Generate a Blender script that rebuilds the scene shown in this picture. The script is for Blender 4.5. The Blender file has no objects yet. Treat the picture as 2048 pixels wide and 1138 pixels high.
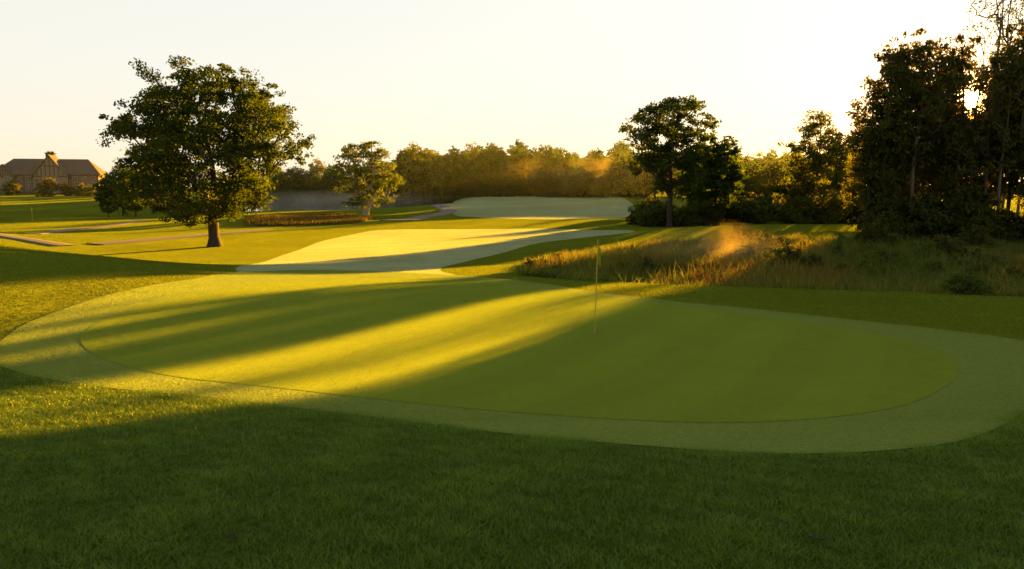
import bpy, math, random
import numpy as np
from mathutils import Vector, Matrix
from mathutils.geometry import delaunay_2d_cdt
rng = np.random.default_rng(7)
random.seed(7)
scene = bpy.context.scene
COL = scene.collection
try:
    scene.view_settings.view_transform = 'Standard'
    scene.view_settings.look = 'None'
    scene.view_settings.exposure = 0
except Exception:
    pass
# ------------------------------------------------------------ camera model
F = 1500.0
TH = math.atan(197 / F)
CAMZ = 3.3
def ray(u, v):
    xc = (u - 1024) / F
    yc = (569 - v) / F
    return np.array([xc, math.cos(TH) + yc * math.sin(TH), -math.sin(TH) + yc * math.cos(TH)])
def at(u, v, y):
    d = ray(u, v)
    t = y / d[1]
    return d[0] * t, CAMZ + d[2] * t
SUN = ray(1943, 200)
SUN = SUN / np.linalg.norm(SUN)

# ------------------------------------------------------------ terrain
_zy = np.array([-60, 0, 4, 8, 11, 13.5, 16, 22, 26, 30, 45, 60, 100, 130, 160, 200, 260, 400, 3000.])
_zz = np.array([1.7, 1.65, 1.3, .62, .18, .02, 0, -.03, -.22, -.55, -1.3, -1.6, -1.6, -1.4, -1.0, -.3, .6, 1.0, 1.0])
_ty = np.arange(-60, 420, .25)
_tz = np.interp(_ty, _zy, _zz)
_k = np.exp(-.5 * (np.arange(-16, 17) * .25 / 1.3) ** 2); _k /= _k.sum()
_tz = np.convolve(np.pad(_tz, 16, mode='edge'), _k, mode='valid')
BUMPS = [(-27, 28, 9, 6.5, 2.0), (30, 71, 16, 6, 1.3), (-142, 235, 45, 40, 1.3), (-52, 62, 14, 8, .7), (10, 95, 20, 9, .5),
         (17, 17, 6, 2.4, .22), (-38, 100, 16, 7, .5), (20, 150, 25, 12, .5), (-20, 118, 9, 4, .35), (-3, 62, 9, 5, .35), (-13, 74, 8, 5, .4)]
MARSH = np.array([(0.6, 34), (2.5, 31.5), (6, 28.5), (10, 26), (16, 23), (26, 19.5), (42, 17), (60, 20), (60, 50), (40, 54), (30, 60), (20, 60), (10, 56), (4, 50), (1.0, 42)], float)
POND_C = (-50, 205); POND_R = (34, 62)
WATERZ = -1.25
def sd_poly(px, py, poly):
    d = np.full(px.shape, 1e9)
    inside = np.zeros(px.shape, bool)
    n = len(poly)
    for i in range(n):
        ax, ay = poly[i]; bx, by = poly[(i + 1) % n]
        ex, ey = bx - ax, by - ay
        L = ex * ex + ey * ey + 1e-12
        t = np.clip(((px - ax) * ex + (py - ay) * ey) / L, 0, 1)
        dd = (px - ax - t * ex) ** 2 + (py - ay - t * ey) ** 2
        d = np.minimum(d, dd)
        c = ((ay > py) != (by > py))
        with np.errstate(divide='ignore', invalid='ignore'):
            xi = ex * (py - ay) / (by - ay + 1e-15) + ax
        inside ^= (c & (px < xi))
    d = np.sqrt(d)
    return np.where(inside, d, -d)
def sst(a, b, x):
    t = np.clip((x - a) / (b - a), 0, 1)
    return t * t * (3 - 2 * t)
def terrain(x, y):
    x = np.asarray(x, float); y = np.asarray(y, float)
    z = np.interp(y, _ty, _tz)
    for (cx, cy, sx, sy, h) in BUMPS:
        z = z + h * np.exp(-.5 * ((x - cx) / sx) ** 2 - .5 * ((y - cy) / sy) ** 2)
    r = sst(25, 70, y)
    z = z + r * .10 * (np.sin(x * .17 + y * .06 + 1) + np.sin(x * .07 - y * .11)) * sst(400, 250, y)
    s = sd_poly(x, y, MARSH)
    w = sst(-.4, 2.5, s)
    z = z * (1 - w) + w * np.minimum(z, -1.25)
    q = ((x - POND_C[0]) / POND_R[0]) ** 2 + ((y - POND_C[1]) / POND_R[1]) ** 2
    w = sst(1.35, .8, q)
    z = z * (1 - w) + w * (-1.9)
    return z
_ts = np.geomspace(2, 900, 3500)
def g_at(u, v):
    d = ray(u, v)
    X = d[0] * _ts; Y = d[1] * _ts; Z = CAMZ + d[2] * _ts
    h = Z - terrain(X, Y)
    k = np.argmax(h < 0)
    if h[k] >= 0: k = len(_ts) - 1
    a = h[k - 1] / (h[k - 1] - h[k] + 1e-9) if k > 0 else 0
    t = _ts[k - 1] * (1 - a) + _ts[k] * a
    return np.array([d[0] * t, d[1] * t])
def catmull(pts, sub, closed=True):
    pts = np.array(pts, float); n = len(pts); out = []
    rngi = range(n) if closed else range(n - 1)
    for i in rngi:
        if closed:
            p0, p1, p2, p3 = pts[(i - 1) % n], pts[i], pts[(i + 1) % n], pts[(i + 2) % n]
        else:
            p0, p1, p2, p3 = pts[max(i - 1, 0)], pts[i], pts[i + 1], pts[min(i + 2, n - 1)]
        for k in range(sub):
            t = k / sub
            out.append(.5 * ((2 * p1) + (-p0 + p2) * t + (2 * p0 - 5 * p1 + 4 * p2 - p3) * t * t + (-p0 + 3 * p1 - 3 * p2 + p3) * t ** 3))
    if not closed: out.append(pts[-1])
    return np.array(out)
def pixpoly(pp, sub=6):
    return catmull([g_at(*p) for p in pp], sub)

# ------------------------------------------------------------ mesh helpers
def mesh_np(name, V, Fc, attrs=None, smooth=False):
    me = bpy.data.meshes.new(name)
    V = np.asarray(V, np.float32); Fc = np.asarray(Fc, np.int32)
    n, k = Fc.shape
    me.vertices.add(len(V)); me.vertices.foreach_set('co', V.ravel())
    me.loops.add(n * k); me.loops.foreach_set('vertex_index', Fc.ravel())
    me.polygons.add(n)
    me.polygons.foreach_set('loop_start', np.arange(0, n * k, k, dtype=np.int32))
    me.polygons.foreach_set('loop_total', np.full(n, k, dtype=np.int32))
    if smooth: me.polygons.foreach_set('use_smooth', np.ones(n, bool))
    if attrs:
        for a, arr in attrs.items():
            at_ = me.attributes.new(a, 'FLOAT', 'POINT')
            at_.data.foreach_set('value', np.asarray(arr, np.float32))
    me.update(calc_edges=True)
    return me
def add_obj(name, me, mat=None, parent=None, **props):
    o = bpy.data.objects.new(name, me)
    COL.objects.link(o)
    if mat is not None and me is not None:
        if len(me.materials) == 0: me.materials.append(mat)
    if parent is not None: o.parent = parent
    for k, v in props.items(): o[k] = v
    return o
class MB:
    def __init__(s): s.v = []; s.f = []
    def box(s, x0, x1, y0, y1, z0, z1):
        b = len(s.v)
        s.v += [(x0, y0, z0), (x1, y0, z0), (x1, y1, z0), (x0, y1, z0), (x0, y0, z1), (x1, y0, z1), (x1, y1, z1), (x0, y1, z1)]
        s.f += [[b + i for i in q] for q in [(0, 3, 2, 1), (4, 5, 6, 7), (0, 1, 5, 4), (1, 2, 6, 5), (2, 3, 7, 6), (3, 0, 4, 7)]]
    def poly(s, pts):
        b = len(s.v); s.v += [tuple(p) for p in pts]; s.f.append(list(range(b, b + len(pts))))
    def tube(s, path, radii, k=12, cap=True):
        path = [Vector(p) for p in path]; b = len(s.v)
        for i, p in enumerate(path):
            d = (path[min(i + 1, len(path) - 1)] - path[max(i - 1, 0)]).normalized()
            a = d.orthogonal().normalized(); c = d.cross(a)
            for j in range(k):
                t = 2 * math.pi * j / k
                s.v.append(tuple(p + (a * math.cos(t) + c * math.sin(t)) * radii[i]))
        for i in range(len(path) - 1):
            for j in range(k):
                s.f.append([b + i * k + j, b + i * k + (j + 1) % k, b + (i + 1) * k + (j + 1) % k, b + (i + 1) * k + j])
        if cap:
            s.f.append([b + j for j in range(k)][::-1]); s.f.append([b + (len(path) - 1) * k + j for j in range(k)])
    def mesh(s, name):
        me = bpy.data.meshes.new(name); me.from_pydata(s.v, [], s.f); me.update(); return me

# ------------------------------------------------------------ materials
def newmat(name):
    m = bpy.data.materials.new(name); m.use_nodes = True
    m.node_tree.nodes.clear()
    return m, m.node_tree.nodes, m.node_tree.links
def nd(N, t, **kw):
    n = N.new(t)
    for k, v in kw.items():
        if k in n.inputs: n.inputs[k].default_value = v
        else: setattr(n, k, v)
    return n
def mixcol(N, L, a, b, fac, blend='MIX'):
    m = N.new('ShaderNodeMix'); m.data_type = 'RGBA'; m.blend_type = blend
    for inp, val in ((m.inputs[6], a), (m.inputs[7], b), (m.inputs[0], fac)):
        if isinstance(val, bpy.types.NodeSocket): L.new(val, inp)
        elif isinstance(val, (int, float)): inp.default_value = val
        else: inp.default_value = (*val, 1)
    return m.outputs[2]
def mapr(N, L, val, a, b, c=0., d=1.):
    m = N.new('ShaderNodeMapRange'); m.inputs[1].default_value = a; m.inputs[2].default_value = b
    m.inputs[3].default_value = c; m.inputs[4].default_value = d
    L.new(val, m.inputs[0]); return m.outputs[0]
def noise(N, L, vec, scale, detail=3, rough=.55):
    n = nd(N, 'ShaderNodeTexNoise'); n.inputs['Scale'].default_value = scale; n.inputs['Detail'].default_value = detail
    n.inputs['Roughness'].default_value = rough
    L.new(vec, n.inputs['Vector']); return n
def scaled(N, L, vec, s):
    m = N.new('ShaderNodeMapping'); m.inputs['Scale'].default_value = s; L.new(vec, m.inputs['Vector']); return m.outputs[0]

def turf_mat(name, c1, c2, c3, blade=70., up=.45, gloss=.10, spec=(.9, .8, .4), patch=1.2, fine=25., stripes=None, dew=None, fa=.3):
    """mown grass: short upright blades represented by fine, strongly tilted micro-normals"""
    m, N, L = newmat(name)
    try: m.cycles.use_bump_map_correction = False
    except Exception: pass
    geo = nd(N, 'ShaderNodeNewGeometry'); P = geo.outputs['Position']
    n1 = noise(N, L, P, patch, 5, .6); n2 = noise(N, L, P, fine, 3, .7); n3 = noise(N, L, P, patch * .18, 3, .5)
    col = mixcol(N, L, c1, c2, mapr(N, L, n1.outputs[0], .3, .7))
    col = mixcol(N, L, col, c3, mapr(N, L, n3.outputs[0], .42, .72, 0, .75))
    f = mapr(N, L, n2.outputs[0], .25, .75, 1 - fa, 1 + fa)
    v = N.new('ShaderNodeCombineColor'); [L.new(f, v.inputs[i]) for i in range(3)]
    col = mixcol(N, L, col, v.outputs[0], 1., 'MULTIPLY')
    if stripes:
        w = N.new('ShaderNodeTexWave'); w.wave_type = 'BANDS'; w.bands_direction = 'X'
        mp = N.new('ShaderNodeMapping'); mp.inputs['Rotation'].default_value = (0, 0, stripes[1]); L.new(P, mp.inputs['Vector'])
        L.new(mp.outputs[0], w.inputs['Vector']); w.inputs['Scale'].default_value = stripes[0]; w.inputs['Distortion'].default_value = .6
        g = mapr(N, L, w.outputs['Fac'], .35, .65, 1 - stripes[2], 1 + stripes[2])
        v = N.new('ShaderNodeCombineColor'); [L.new(g, v.inputs[i]) for i in range(3)]
        col = mixcol(N, L, col, v.outputs[0], 1., 'MULTIPLY')
    if dew:
        nn = noise(N, L, P, dew[1], 4, .7)
        col = mixcol(N, L, col, dew[0], mapr(N, L, nn.outputs[0], .35, .65, 0, dew[2]))
    wn = noise(N, L, P, blade, 2, .8)
    sub = N.new('ShaderNodeVectorMath'); sub.operation = 'SUBTRACT'; L.new(wn.outputs['Color'], sub.inputs[0]); sub.inputs[1].default_value = (.5, .5, .5)
    mul = N.new('ShaderNodeVectorMath'); mul.operation = 'MULTIPLY'; L.new(sub.outputs[0], mul.inputs[0]); mul.inputs[1].default_value = (9, 9, .6)
    ad = N.new('ShaderNodeVectorMath'); ad.operation = 'ADD'; L.new(mul.outputs[0], ad.inputs[0]); ad.inputs[1].default_value = (0, 0, up)
    no = N.new('ShaderNodeVectorMath'); no.operation = 'NORMALIZE'; L.new(ad.outputs[0], no.inputs[0])
    df = nd(N, 'ShaderNodeBsdfDiffuse'); L.new(col, df.inputs['Color']); L.new(no.outputs[0], df.inputs['Normal'])
    gl = nd(N, 'ShaderNodeBsdfGlossy'); gl.inputs['Roughness'].default_value = .62; gl.inputs['Color'].default_value = (*spec, 1); L.new(no.outputs[0], gl.inputs['Normal'])
    mx = N.new('ShaderNodeMixShader'); mx.inputs[0].default_value = gloss; L.new(df.outputs[0], mx.inputs[1]); L.new(gl.outputs[0], mx.inputs[2])
    out = N.new('ShaderNodeOutputMaterial'); L.new(mx.outputs[0], out.inputs[0])
    return m
def leaf_mat(name, cd, cl, ct, tr=.45, gloss=.04):
    m, N, L = newmat(name)
    a = nd(N, 'ShaderNodeAttribute'); a.attribute_name = 'tint'
    col = mixcol(N, L, cd, cl, a.outputs['Fac'])
    ct2 = mixcol(N, L, tuple(c * .55 for c in ct), ct, a.outputs['Fac'])
    df = nd(N, 'ShaderNodeBsdfDiffuse'); L.new(col, df.inputs['Color'])
    t = nd(N, 'ShaderNodeBsdfTranslucent'); L.new(ct2, t.inputs['Color'])
    mx = N.new('ShaderNodeMixShader'); mx.inputs[0].default_value = tr; L.new(df.outputs[0], mx.inputs[1]); L.new(t.outputs[0], mx.inputs[2])
    gl = nd(N, 'ShaderNodeBsdfGlossy'); gl.inputs['Roughness'].default_value = .45; gl.inputs['Color'].default_value = (.9, .85, .5, 1)
    m2 = N.new('ShaderNodeMixShader'); m2.inputs[0].default_value = gloss; L.new(mx.outputs[0], m2.inputs[1]); L.new(gl.outputs[0], m2.inputs[2])
    out = N.new('ShaderNodeOutputMaterial'); L.new(m2.outputs[0], out.inputs[0])
    return m
def plain_mat(name, c1, c2, scale=3., rough=.8, stretch=(1, 1, 1), bump=.3, metallic=0.):
    m, N, L = newmat(name)
    tc = nd(N, 'ShaderNodeTexCoord'); v = scaled(N, L, tc.outputs['Object'], stretch)
    n = noise(N, L, v, scale, 5, .6)
    col = mixcol(N, L, c1, c2, mapr(N, L, n.outputs[0], .3, .7))
    b = nd(N, 'ShaderNodeBsdfPrincipled'); L.new(col, b.inputs['Base Color']); b.inputs['Roughness'].default_value = rough; b.inputs['Metallic'].default_value = metallic
    bp = N.new('ShaderNodeBump'); bp.inputs['Strength'].default_value = bump; bp.inputs['Distance'].default_value = .05; L.new(n.outputs[0], bp.inputs['Height']); L.new(bp.outputs[0], b.inputs['Normal'])
    out = N.new('ShaderNodeOutputMaterial'); L.new(b.outputs[0], out.inputs[0])
    return m
M_rough = turf_mat('rough_turf', (.108, .135, .004), (.148, .168, .005), (.085, .108, .004), blade=45, patch=.8, fine=14, gloss=.03)
M_collar = turf_mat('apron_turf', (.145, .198, .016), (.165, .212, .020), (.132, .182, .013), blade=60, patch=1.5, fine=30, gloss=.05, dew=((.195, .245, .07), 14, .5), fa=.4)
M_green = turf_mat('putting_turf', (.158, .208, .008), (.182, .232, .010), (.140, .190, .008), blade=110, patch=.9, fine=60, gloss=.05, stripes=(.16, .5, .04), dew=((.185, .238, .030), 3, .35), fa=.45)
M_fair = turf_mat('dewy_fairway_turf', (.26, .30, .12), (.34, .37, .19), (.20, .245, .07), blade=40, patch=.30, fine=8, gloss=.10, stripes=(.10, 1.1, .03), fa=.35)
M_path = plain_mat('worn_asphalt', (.10, .066, .038), (.145, .10, .06), 4, .95)
M_sand = plain_mat('bunker_sand', (.42, .33, .2), (.5, .4, .26), 2, .9)
M_barkoak = plain_mat('oak_bark', (.02, .014, .008), (.05, .035, .02), 6, .95, (1, 1, .25), .8)
M_birchbark = plain_mat('birch_bark', (.12, .10, .07), (.5, .45, .36), 5, .8, (1, 1, 2.5), .3)
M_aspenbark = plain_mat('aspen_bark', (.045, .036, .025), (.13, .105, .075), 5, .85, (1, 1, 2.5), .3)
M_leafoak = leaf_mat('oak_leaves', (.016, .033, .004), (.036, .064, .006), (.11, .14, .004), .42, .012)
M_leaffar = leaf_mat('treeline_leaves', (.018, .038, .004), (.042, .072, .007), (.11, .16, .006), .45, .015)
M_leafdark = leaf_mat('woodland_leaves', (.014, .026, .004), (.04, .056, .008), (.20, .16, .008), .42, .015)
M_leafgold = leaf_mat('golden_leaves', (.03, .05, .005), (.07, .085, .009), (.22, .22, .010), .48, .02)
M_leafbirch = leaf_mat('birch_leaves', (.05, .075, .008), (.10, .12, .014), (.20, .23, .014), .46, .02)
M_blade = leaf_mat('grass_blades', (.050, .118, .005), (.135, .235, .011), (.18, .25, .008), .38, .04)
M_bank = leaf_mat('bank_grass_blades', (.055, .105, .004), (.11, .165, .006), (.26, .28, .005), .45, .02)
M_reed = leaf_mat('reed_blades', (.06, .085, .012), (.18, .16, .025), (.34, .27, .016), .42, .02)
M_weed = leaf_mat('marsh_weed_leaves', (.026, .060, .007), (.09, .14, .016), (.22, .24, .012), .4, .02)
M_rust = leaf_mat('rusty_weed_leaves', (.08, .045, .012), (.20, .10, .022), (.30, .15, .015), .42, .02)
M_redreed = leaf_mat('sedge_blades', (.03, .04, .008), (.07, .06, .014), (.14, .10, .012), .42, .02)

# ------------------------------------------------------------ ground
ang = np.radians(np.concatenate([np.arange(-180, -50, 5.), np.arange(-50, 50, .25), np.arange(50, 180, 5.)]))
rad = np.concatenate([np.linspace(.5, 4, 12), np.geomspace(4.1, 420, 330), np.geomspace(470, 3000, 14)])
A, R = np.meshgrid(ang, rad)
GX = R * np.sin(A); GY = R * np.cos(A)
GZ = terrain(GX, GY)
na, nr = len(ang), len(rad)
V = np.stack([GX.ravel(), GY.ravel(), GZ.ravel()], 1)
i, j = np.meshgrid(np.arange(nr - 1), np.arange(na), indexing='ij')
j2 = (j + 1) % na
Fq = np.stack([i * na + j, i * na + j2, (i + 1) * na + j2, (i + 1) * na + j], -1).reshape(-1, 4)[:, ::-1]
gme = mesh_np('ground', V, Fq, smooth=True)
ground = add_obj('ground', gme, M_rough, kind='structure', label='rolling dewy golf course rough grass')
GV = V
OUTER = pixpoly([(-14, 700), (40, 655), (110, 625), (200, 595), (300, 572), (400, 556), (480, 545), (640, 540), (880, 549), (1040, 562), (1180, 583), (1350, 603), (1500, 618), (1700, 640), (1900, 662), (2048, 683), (2150, 712), (2165, 765), (2060, 820), (1990, 860), (1890, 890), (1700, 908), (1500, 908), (1300, 895), (1000, 868), (700, 830), (400, 795), (200, 775), (60, 752), (-10, 726)])
INNER = pixpoly([(160, 685), (175, 660), (230, 630), (330, 600), (450, 580), (600, 565), (800, 557), (950, 562), (1080, 577), (1250, 600), (1450, 624), (1650, 652), (1800, 680), (1890, 710), (1915, 740), (1890, 775), (1800, 815), (1650, 838), (1450, 848), (1250, 842), (1000, 825), (750, 800), (550, 777), (350, 755), (215, 722)])
FAIR = pixpoly([(480, 532), (550, 516), (600, 499), (645, 482), (720, 466), (800, 459), (1000, 458), (1150, 459), (1270, 462), (1180, 474), (1080, 486), (1010, 505), (930, 524), (880, 540), (940, 560), (760, 562), (600, 560), (490, 552)])
FAR = pixpoly([(850, 404), (950, 394), (1080, 390), (1200, 391), (1250, 398), (1268, 425), (1200, 438), (1050, 439), (950, 435), (900, 426)])
def sheet(name, poly, dz, mat, **props):
    near = (GV[:, 0] > poly[:, 0].min()) & (GV[:, 0] < poly[:, 0].max()) & (GV[:, 1] > poly[:, 1].min()) & (GV[:, 1] < poly[:, 1].max())
    G = GV[near]
    s = sd_poly(G[:, 0], G[:, 1], poly)
    size = np.hypot(G[:, 0], G[:, 1]) * .012
    G = G[s > size * .5]
    pts = [Vector((p[0], p[1])) for p in poly] + [Vector((g[0], g[1])) for g in G]
    r = delaunay_2d_cdt(pts, [], [list(range(len(poly)))], 1, 1e-5)
    vx = np.array([(v.x, v.y) for v in r[0]])
    vz = terrain(vx[:, 0], vx[:, 1]) + dz
    me = bpy.data.meshes.new(name)
    me.from_pydata([(a[0], a[1], c) for a, c in zip(vx, vz)], [], [list(f) for f in r[2]])
    me.polygons.foreach_set('use_smooth', np.ones(len(me.polygons), bool)); me.update()
    o = add_obj(name, me, mat, kind='structure'); 
    for k, v in props.items(): o[k] = v
    return o
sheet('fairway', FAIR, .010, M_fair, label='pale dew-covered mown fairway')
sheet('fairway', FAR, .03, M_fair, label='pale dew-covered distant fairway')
sheet('green_apron', OUTER, .015, M_collar, label='mown apron around the putting green')
sheet('putting_green', INNER, .020, M_green, label='smooth closely mown putting green')
sheet('bunker', pixpoly([(905, 383), (935, 379), (965, 381), (958, 385), (925, 387)]), .05, M_sand, label='pale sand bunker')
def ribbon(name, pix, w, dz=.03):
    P = catmull([g_at(*p) for p in pix], 10, False)
    d = np.gradient(P, axis=0); d /= np.linalg.norm(d, axis=1)[:, None]
    n = np.stack([-d[:, 1], d[:, 0]], 1)
    offs = [-1, -.9, -.45, 0, .45, .9, 1]
    V = []
    for o in offs:
        q = P + n * o * w / 2
        V.append(np.stack([q[:, 0], q[:, 1], terrain(q[:, 0], q[:, 1]) + (dz if abs(o) < .95 else -.05)], 1))
    m = len(P); V = np.concatenate(V)
    Fc = [[k * m + i, k * m + i + 1, (k + 1) * m + i + 1, (k + 1) * m + i] for k in range(len(offs) - 1) for i in range(m - 1)]
    add_obj(name, mesh_np(name, V, Fc, smooth=True), M_path, kind='structure', label='narrow asphalt cart path')
ribbon('path', [(-60, 462), (0, 470), (60, 480), (130, 492)], 1.6, .05)
ribbon('path', [(60, 468), (130, 461), (200, 454), (250, 447), (300, 440)], 2., .06)
ribbon('path', [(190, 489), (280, 482), (380, 473), (450, 467), (535, 459)], 2.2, .06)
ribbon('path', [(780, 442), (830, 438), (875, 430), (897, 422), (885, 414), (840, 406)], 3., .08)

# ------------------------------------------------------------ water
def water_mat():
    m, N, L = newmat('still_water')
    geo = nd(N, 'ShaderNodeNewGeometry')
    n = noise(N, L, geo.outputs['Position'], 1.5, 3)
    b = nd(N, 'ShaderNodeBsdfPrincipled'); b.inputs['Base Color'].default_value = (.02, .025, .02, 1); b.inputs['Roughness'].default_value = .06
    bp = N.new('ShaderNodeBump'); bp.inputs['Strength'].default_value = .06; L.new(n.outputs[0], bp.inputs['Height']); L.new(bp.outputs[0], b.inputs['Normal'])
    out = N.new('ShaderNodeOutputMaterial'); L.new(b.outputs[0], out.inputs[0]); return m
M_water = water_mat()
def disc(name, cx, cy, rx, ry, z, n=64, **p):
    mb = MB(); mb.poly([(cx + rx * math.cos(2 * math.pi * k / n), cy + ry * math.sin(2 * math.pi * k / n), z) for k in range(n)])
    return add_obj(name, mb.mesh(name), M_water, kind='structure', **p)
disc('pond', POND_C[0], POND_C[1], POND_R[0] * 1.12, POND_R[1] * 1.12, WATERZ - .15, label='misty pond')
disc('marsh_water', 7.2, 35.6, 4.6, 2.2, -1.2, label='shallow marsh water among reeds')

# ------------------------------------------------------------ blades
def blades(name, X, Y, h, w, lean, tint, mat, dz=0., **props):
    n = len(X); Z = terrain(X, Y) - .01 + dz
    a = rng.uniform(0, 2 * np.pi, n); la = rng.uniform(0, 2 * np.pi, n)
    dx, dy = np.cos(a) * w * .5, np.sin(a) * w * .5
    l = lean * h
    lx, ly = np.cos(la) * l, np.sin(la) * l
    base = np.stack([X, Y, Z], 1)
    v0 = base + np.stack([-dx, -dy, 0 * h], 1); v1 = base + np.stack([dx, dy, 0 * h], 1)
    mid = base + np.stack([lx * .35, ly * .35, h * .6], 1)
    v2 = mid + np.stack([dx * .7, dy * .7, 0 * h], 1); v3 = mid - np.stack([dx * .7, dy * .7, 0 * h], 1)
    v4 = base + np.stack([lx, ly, h], 1)
    V = np.stack([v0, v1, v2, v3, v4], 1).reshape(-1, 3)
    b = np.arange(n) * 5
    Fc = np.concatenate([np.stack([b, b + 1, b + 2], 1), np.stack([b, b + 2, b + 3], 1), np.stack([b + 3, b + 2, b + 4], 1)])
    return add_obj(name, mesh_np(name, V, Fc, {'tint': np.repeat(tint, 5)}), mat, kind='stuff', **props)
def vnoise(x, y, s, seed=0):
    r = np.random.default_rng(seed); o = 0
    for k in range(6):
        a = r.uniform(0, 6.28); f = s * r.uniform(.6, 1.8); o = o + np.sin((x * np.cos(a) + y * np.sin(a)) * f + r.uniform(0, 6.28))
    return o / 6
def scatter_rough(n, y0, y1, power=1.2):
    u = rng.uniform(0, 1, n)
    y = (y0 ** (2 - power) + u * (y1 ** (2 - power) - y0 ** (2 - power))) ** (1 / (2 - power))
    x = rng.uniform(-1, 1, n) * (.72 * y + .6)
    return x, y
x, y = scatter_rough(600000, 3.6, 15, 1.3)
s = sd_poly(x, y, OUTER); k = s < .06 + rng.normal(0, .09, len(x)) + .08 * vnoise(x, y, 6, 12); x, y, s = x[k], y[k], s[k]
dist = np.hypot(x, y)
cl = vnoise(x, y, 4, 1) + .7 * vnoise(x, y, 13, 2) + .5 * vnoise(x, y, .9, 3) + .5 * vnoise(x, y, 28, 4)
edge = sst(.22, -.15, s)
blades('rough_grass', x, y, (.031 + .03 * rng.random(len(x)) + .02 * cl) * (.55 + .45 * edge), .004 + .0006 * dist, rng.uniform(.2, 1.4, len(x)), np.clip(.32 + .5 * cl + rng.normal(0, .32, len(x)) + .5 * sst(-.35, .05, s), 0, 1), M_blade, label='dark dewy rough grass blades')
x, y = scatter_rough(190000, 14, 42, 1.4)
s = np.maximum(sd_poly(x, y, OUTER), sd_poly(x, y, FAIR)); s = np.maximum(s, sd_poly(x, y, MARSH) - .5); k = s < rng.normal(0, .22, len(x)); x, y = x[k], y[k]
dist = np.hypot(x, y)
cl = vnoise(x, y, 2, 3) + .6 * vnoise(x, y, 6, 4)
blades('rough_grass', x, y, .028 + .02 * rng.random(len(x)) + .012 * cl, .006 + .0007 * dist, rng.uniform(.2, 1., len(x)), np.clip(.35 + .35 * cl + rng.normal(0, .18, len(x)), 0, 1), M_bank, label='rough grass blades on the banks')
x, y = scatter_rough(300000, 8.5, 22, 1.3)
s = sd_poly(x, y, OUTER); s2 = sd_poly(x, y, INNER); k = (s > -.30 * rng.random(len(x))) & (s2 < -.05 - .5 * rng.random(len(x))) & (rng.random(len(x)) < np.where(s < .2, 1., .5)); x, y = x[k], y[k]
M_short = leaf_mat('apron_blades', (.11, .165, .016), (.175, .225, .034), (.27, .27, .02), .4, .04)
blades('apron_grass', x, y, rng.uniform(.010, .020, len(x)), .004 + .0003 * y, rng.uniform(.2, 1., len(x)), rng.random(len(x)), M_short, dz=.02, label='short dewy apron grass blades')
# marsh vegetation
x = rng.uniform(0, 46, 350000); y = rng.uniform(17, 60, 350000)
k = x < .74 * y; x, y = x[k], y[k]
s = sd_poly(x, y, MARSH); cl = vnoise(x, y, .45, 5) + .5 * vnoise(x, y, 1.5, 6)
hole = ((x - 7.2) / 3.6) ** 2 + ((y - 35.3) / 1.3) ** 2
gold = sst(-.4, .5, vnoise(x, y, .28, 21) + .45 * vnoise(x, y, 1.1, 22) + .30 * np.exp(-((x - 9) / 9) ** 2) - .15 * sst(13, 24, x))
k = (s > -.1) & (cl > -.85) & (hole > 1 + .5 * cl) & (rng.random(len(x)) < (.16 + .75 * gold) * .5); X1 = x[k], y[k], cl[k], s[k]
x_, y_, cl_, s_ = X1
h = (.42 + .5 * sst(0, 3, s_)) * np.clip(1 + .5 * cl_ + .4 * vnoise(x_, y_, 3.3, 61), .3, 1.5) * rng.uniform(.3, 1.3, len(x_))
blades('reed_bed', x_, y_, h, .018 + .0004 * y_, rng.uniform(.05, .6, len(x_)), np.clip(.3 + .6 * vnoise(x_, y_, .7, 8) + rng.normal(0, .3, len(x_)), 0, 1), M_reed, label='golden reeds and sedges in the marsh')
k = (s > -.3) & (hole > 1 + .5 * cl) & (rng.random(len(x)) < (1.2 - gold) * .6)
x_, y_, cl_, s_ = x[k], y[k], cl[k], s[k]
h = (.35 + .4 * sst(0, 3, s_)) * np.clip(1 + .8 * vnoise(x_, y_, .9, 31) + .8 * vnoise(x_, y_, 2.6, 33), .3, 1.5) * rng.uniform(.3, 1.2, len(x_))
blades('marsh_weeds', x_, y_, np.maximum(h, .1), .04 + .0005 * y_, rng.uniform(.4, 1.5, len(x_)), np.clip(.4 + 1. * vnoise(x_, y_, 1.1, 9) + .7 * vnoise(x_, y_, 3.1, 10) + rng.normal(0, .28, len(x_)), 0, 1), M_weed, label='green broad-leaved weeds among the reeds')
rs = vnoise(x, y, .35, 41) + .5 * vnoise(x, y, 1.3, 42)
k = (s > .3) & (rs > .12) & (hole > 1.3) & (rng.random(len(x)) < .28)
x_, y_, s_ = x[k], y[k], s[k]
blades('rusty_weeds', x_ + .13, y_, (.45 + .42 * sst(0, 3, s_)) * (1 + .4 * vnoise(x_, y_, 2.9, 62)) * rng.uniform(.5, 1.25, len(x_)), .035 + .0005 * y_, rng.uniform(.2, .9, len(x_)), rng.random(len(x_)), M_rust, label='rust-coloured weeds among the reeds')
SED = pixpoly([(520, 450), (530, 434), (580, 430), (650, 430), (700, 434), (740, 440), (700, 446), (600, 450)])
mn, mxx = SED.min(0), SED.max(0)
x = rng.uniform(mn[0], mxx[0], 40000); y = rng.uniform(mn[1], mxx[1], 40000)
k = sd_poly(x, y, SED) > rng.uniform(-2, .5, len(x)); x, y = x[k], y[k]; cl = vnoise(x, y, .4, 9)
blades('sedge_bed', x, y, (.45 + .25 * cl) * rng.uniform(.4, 1.2, len(x)), .07 + 0 * x, rng.uniform(.1, .6, len(x)), np.clip(.4 + .6 * cl + rng.normal(0, .25, len(x)), 0, 1), M_redreed, label='reddish brown sedge in a damp hollow')
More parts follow.
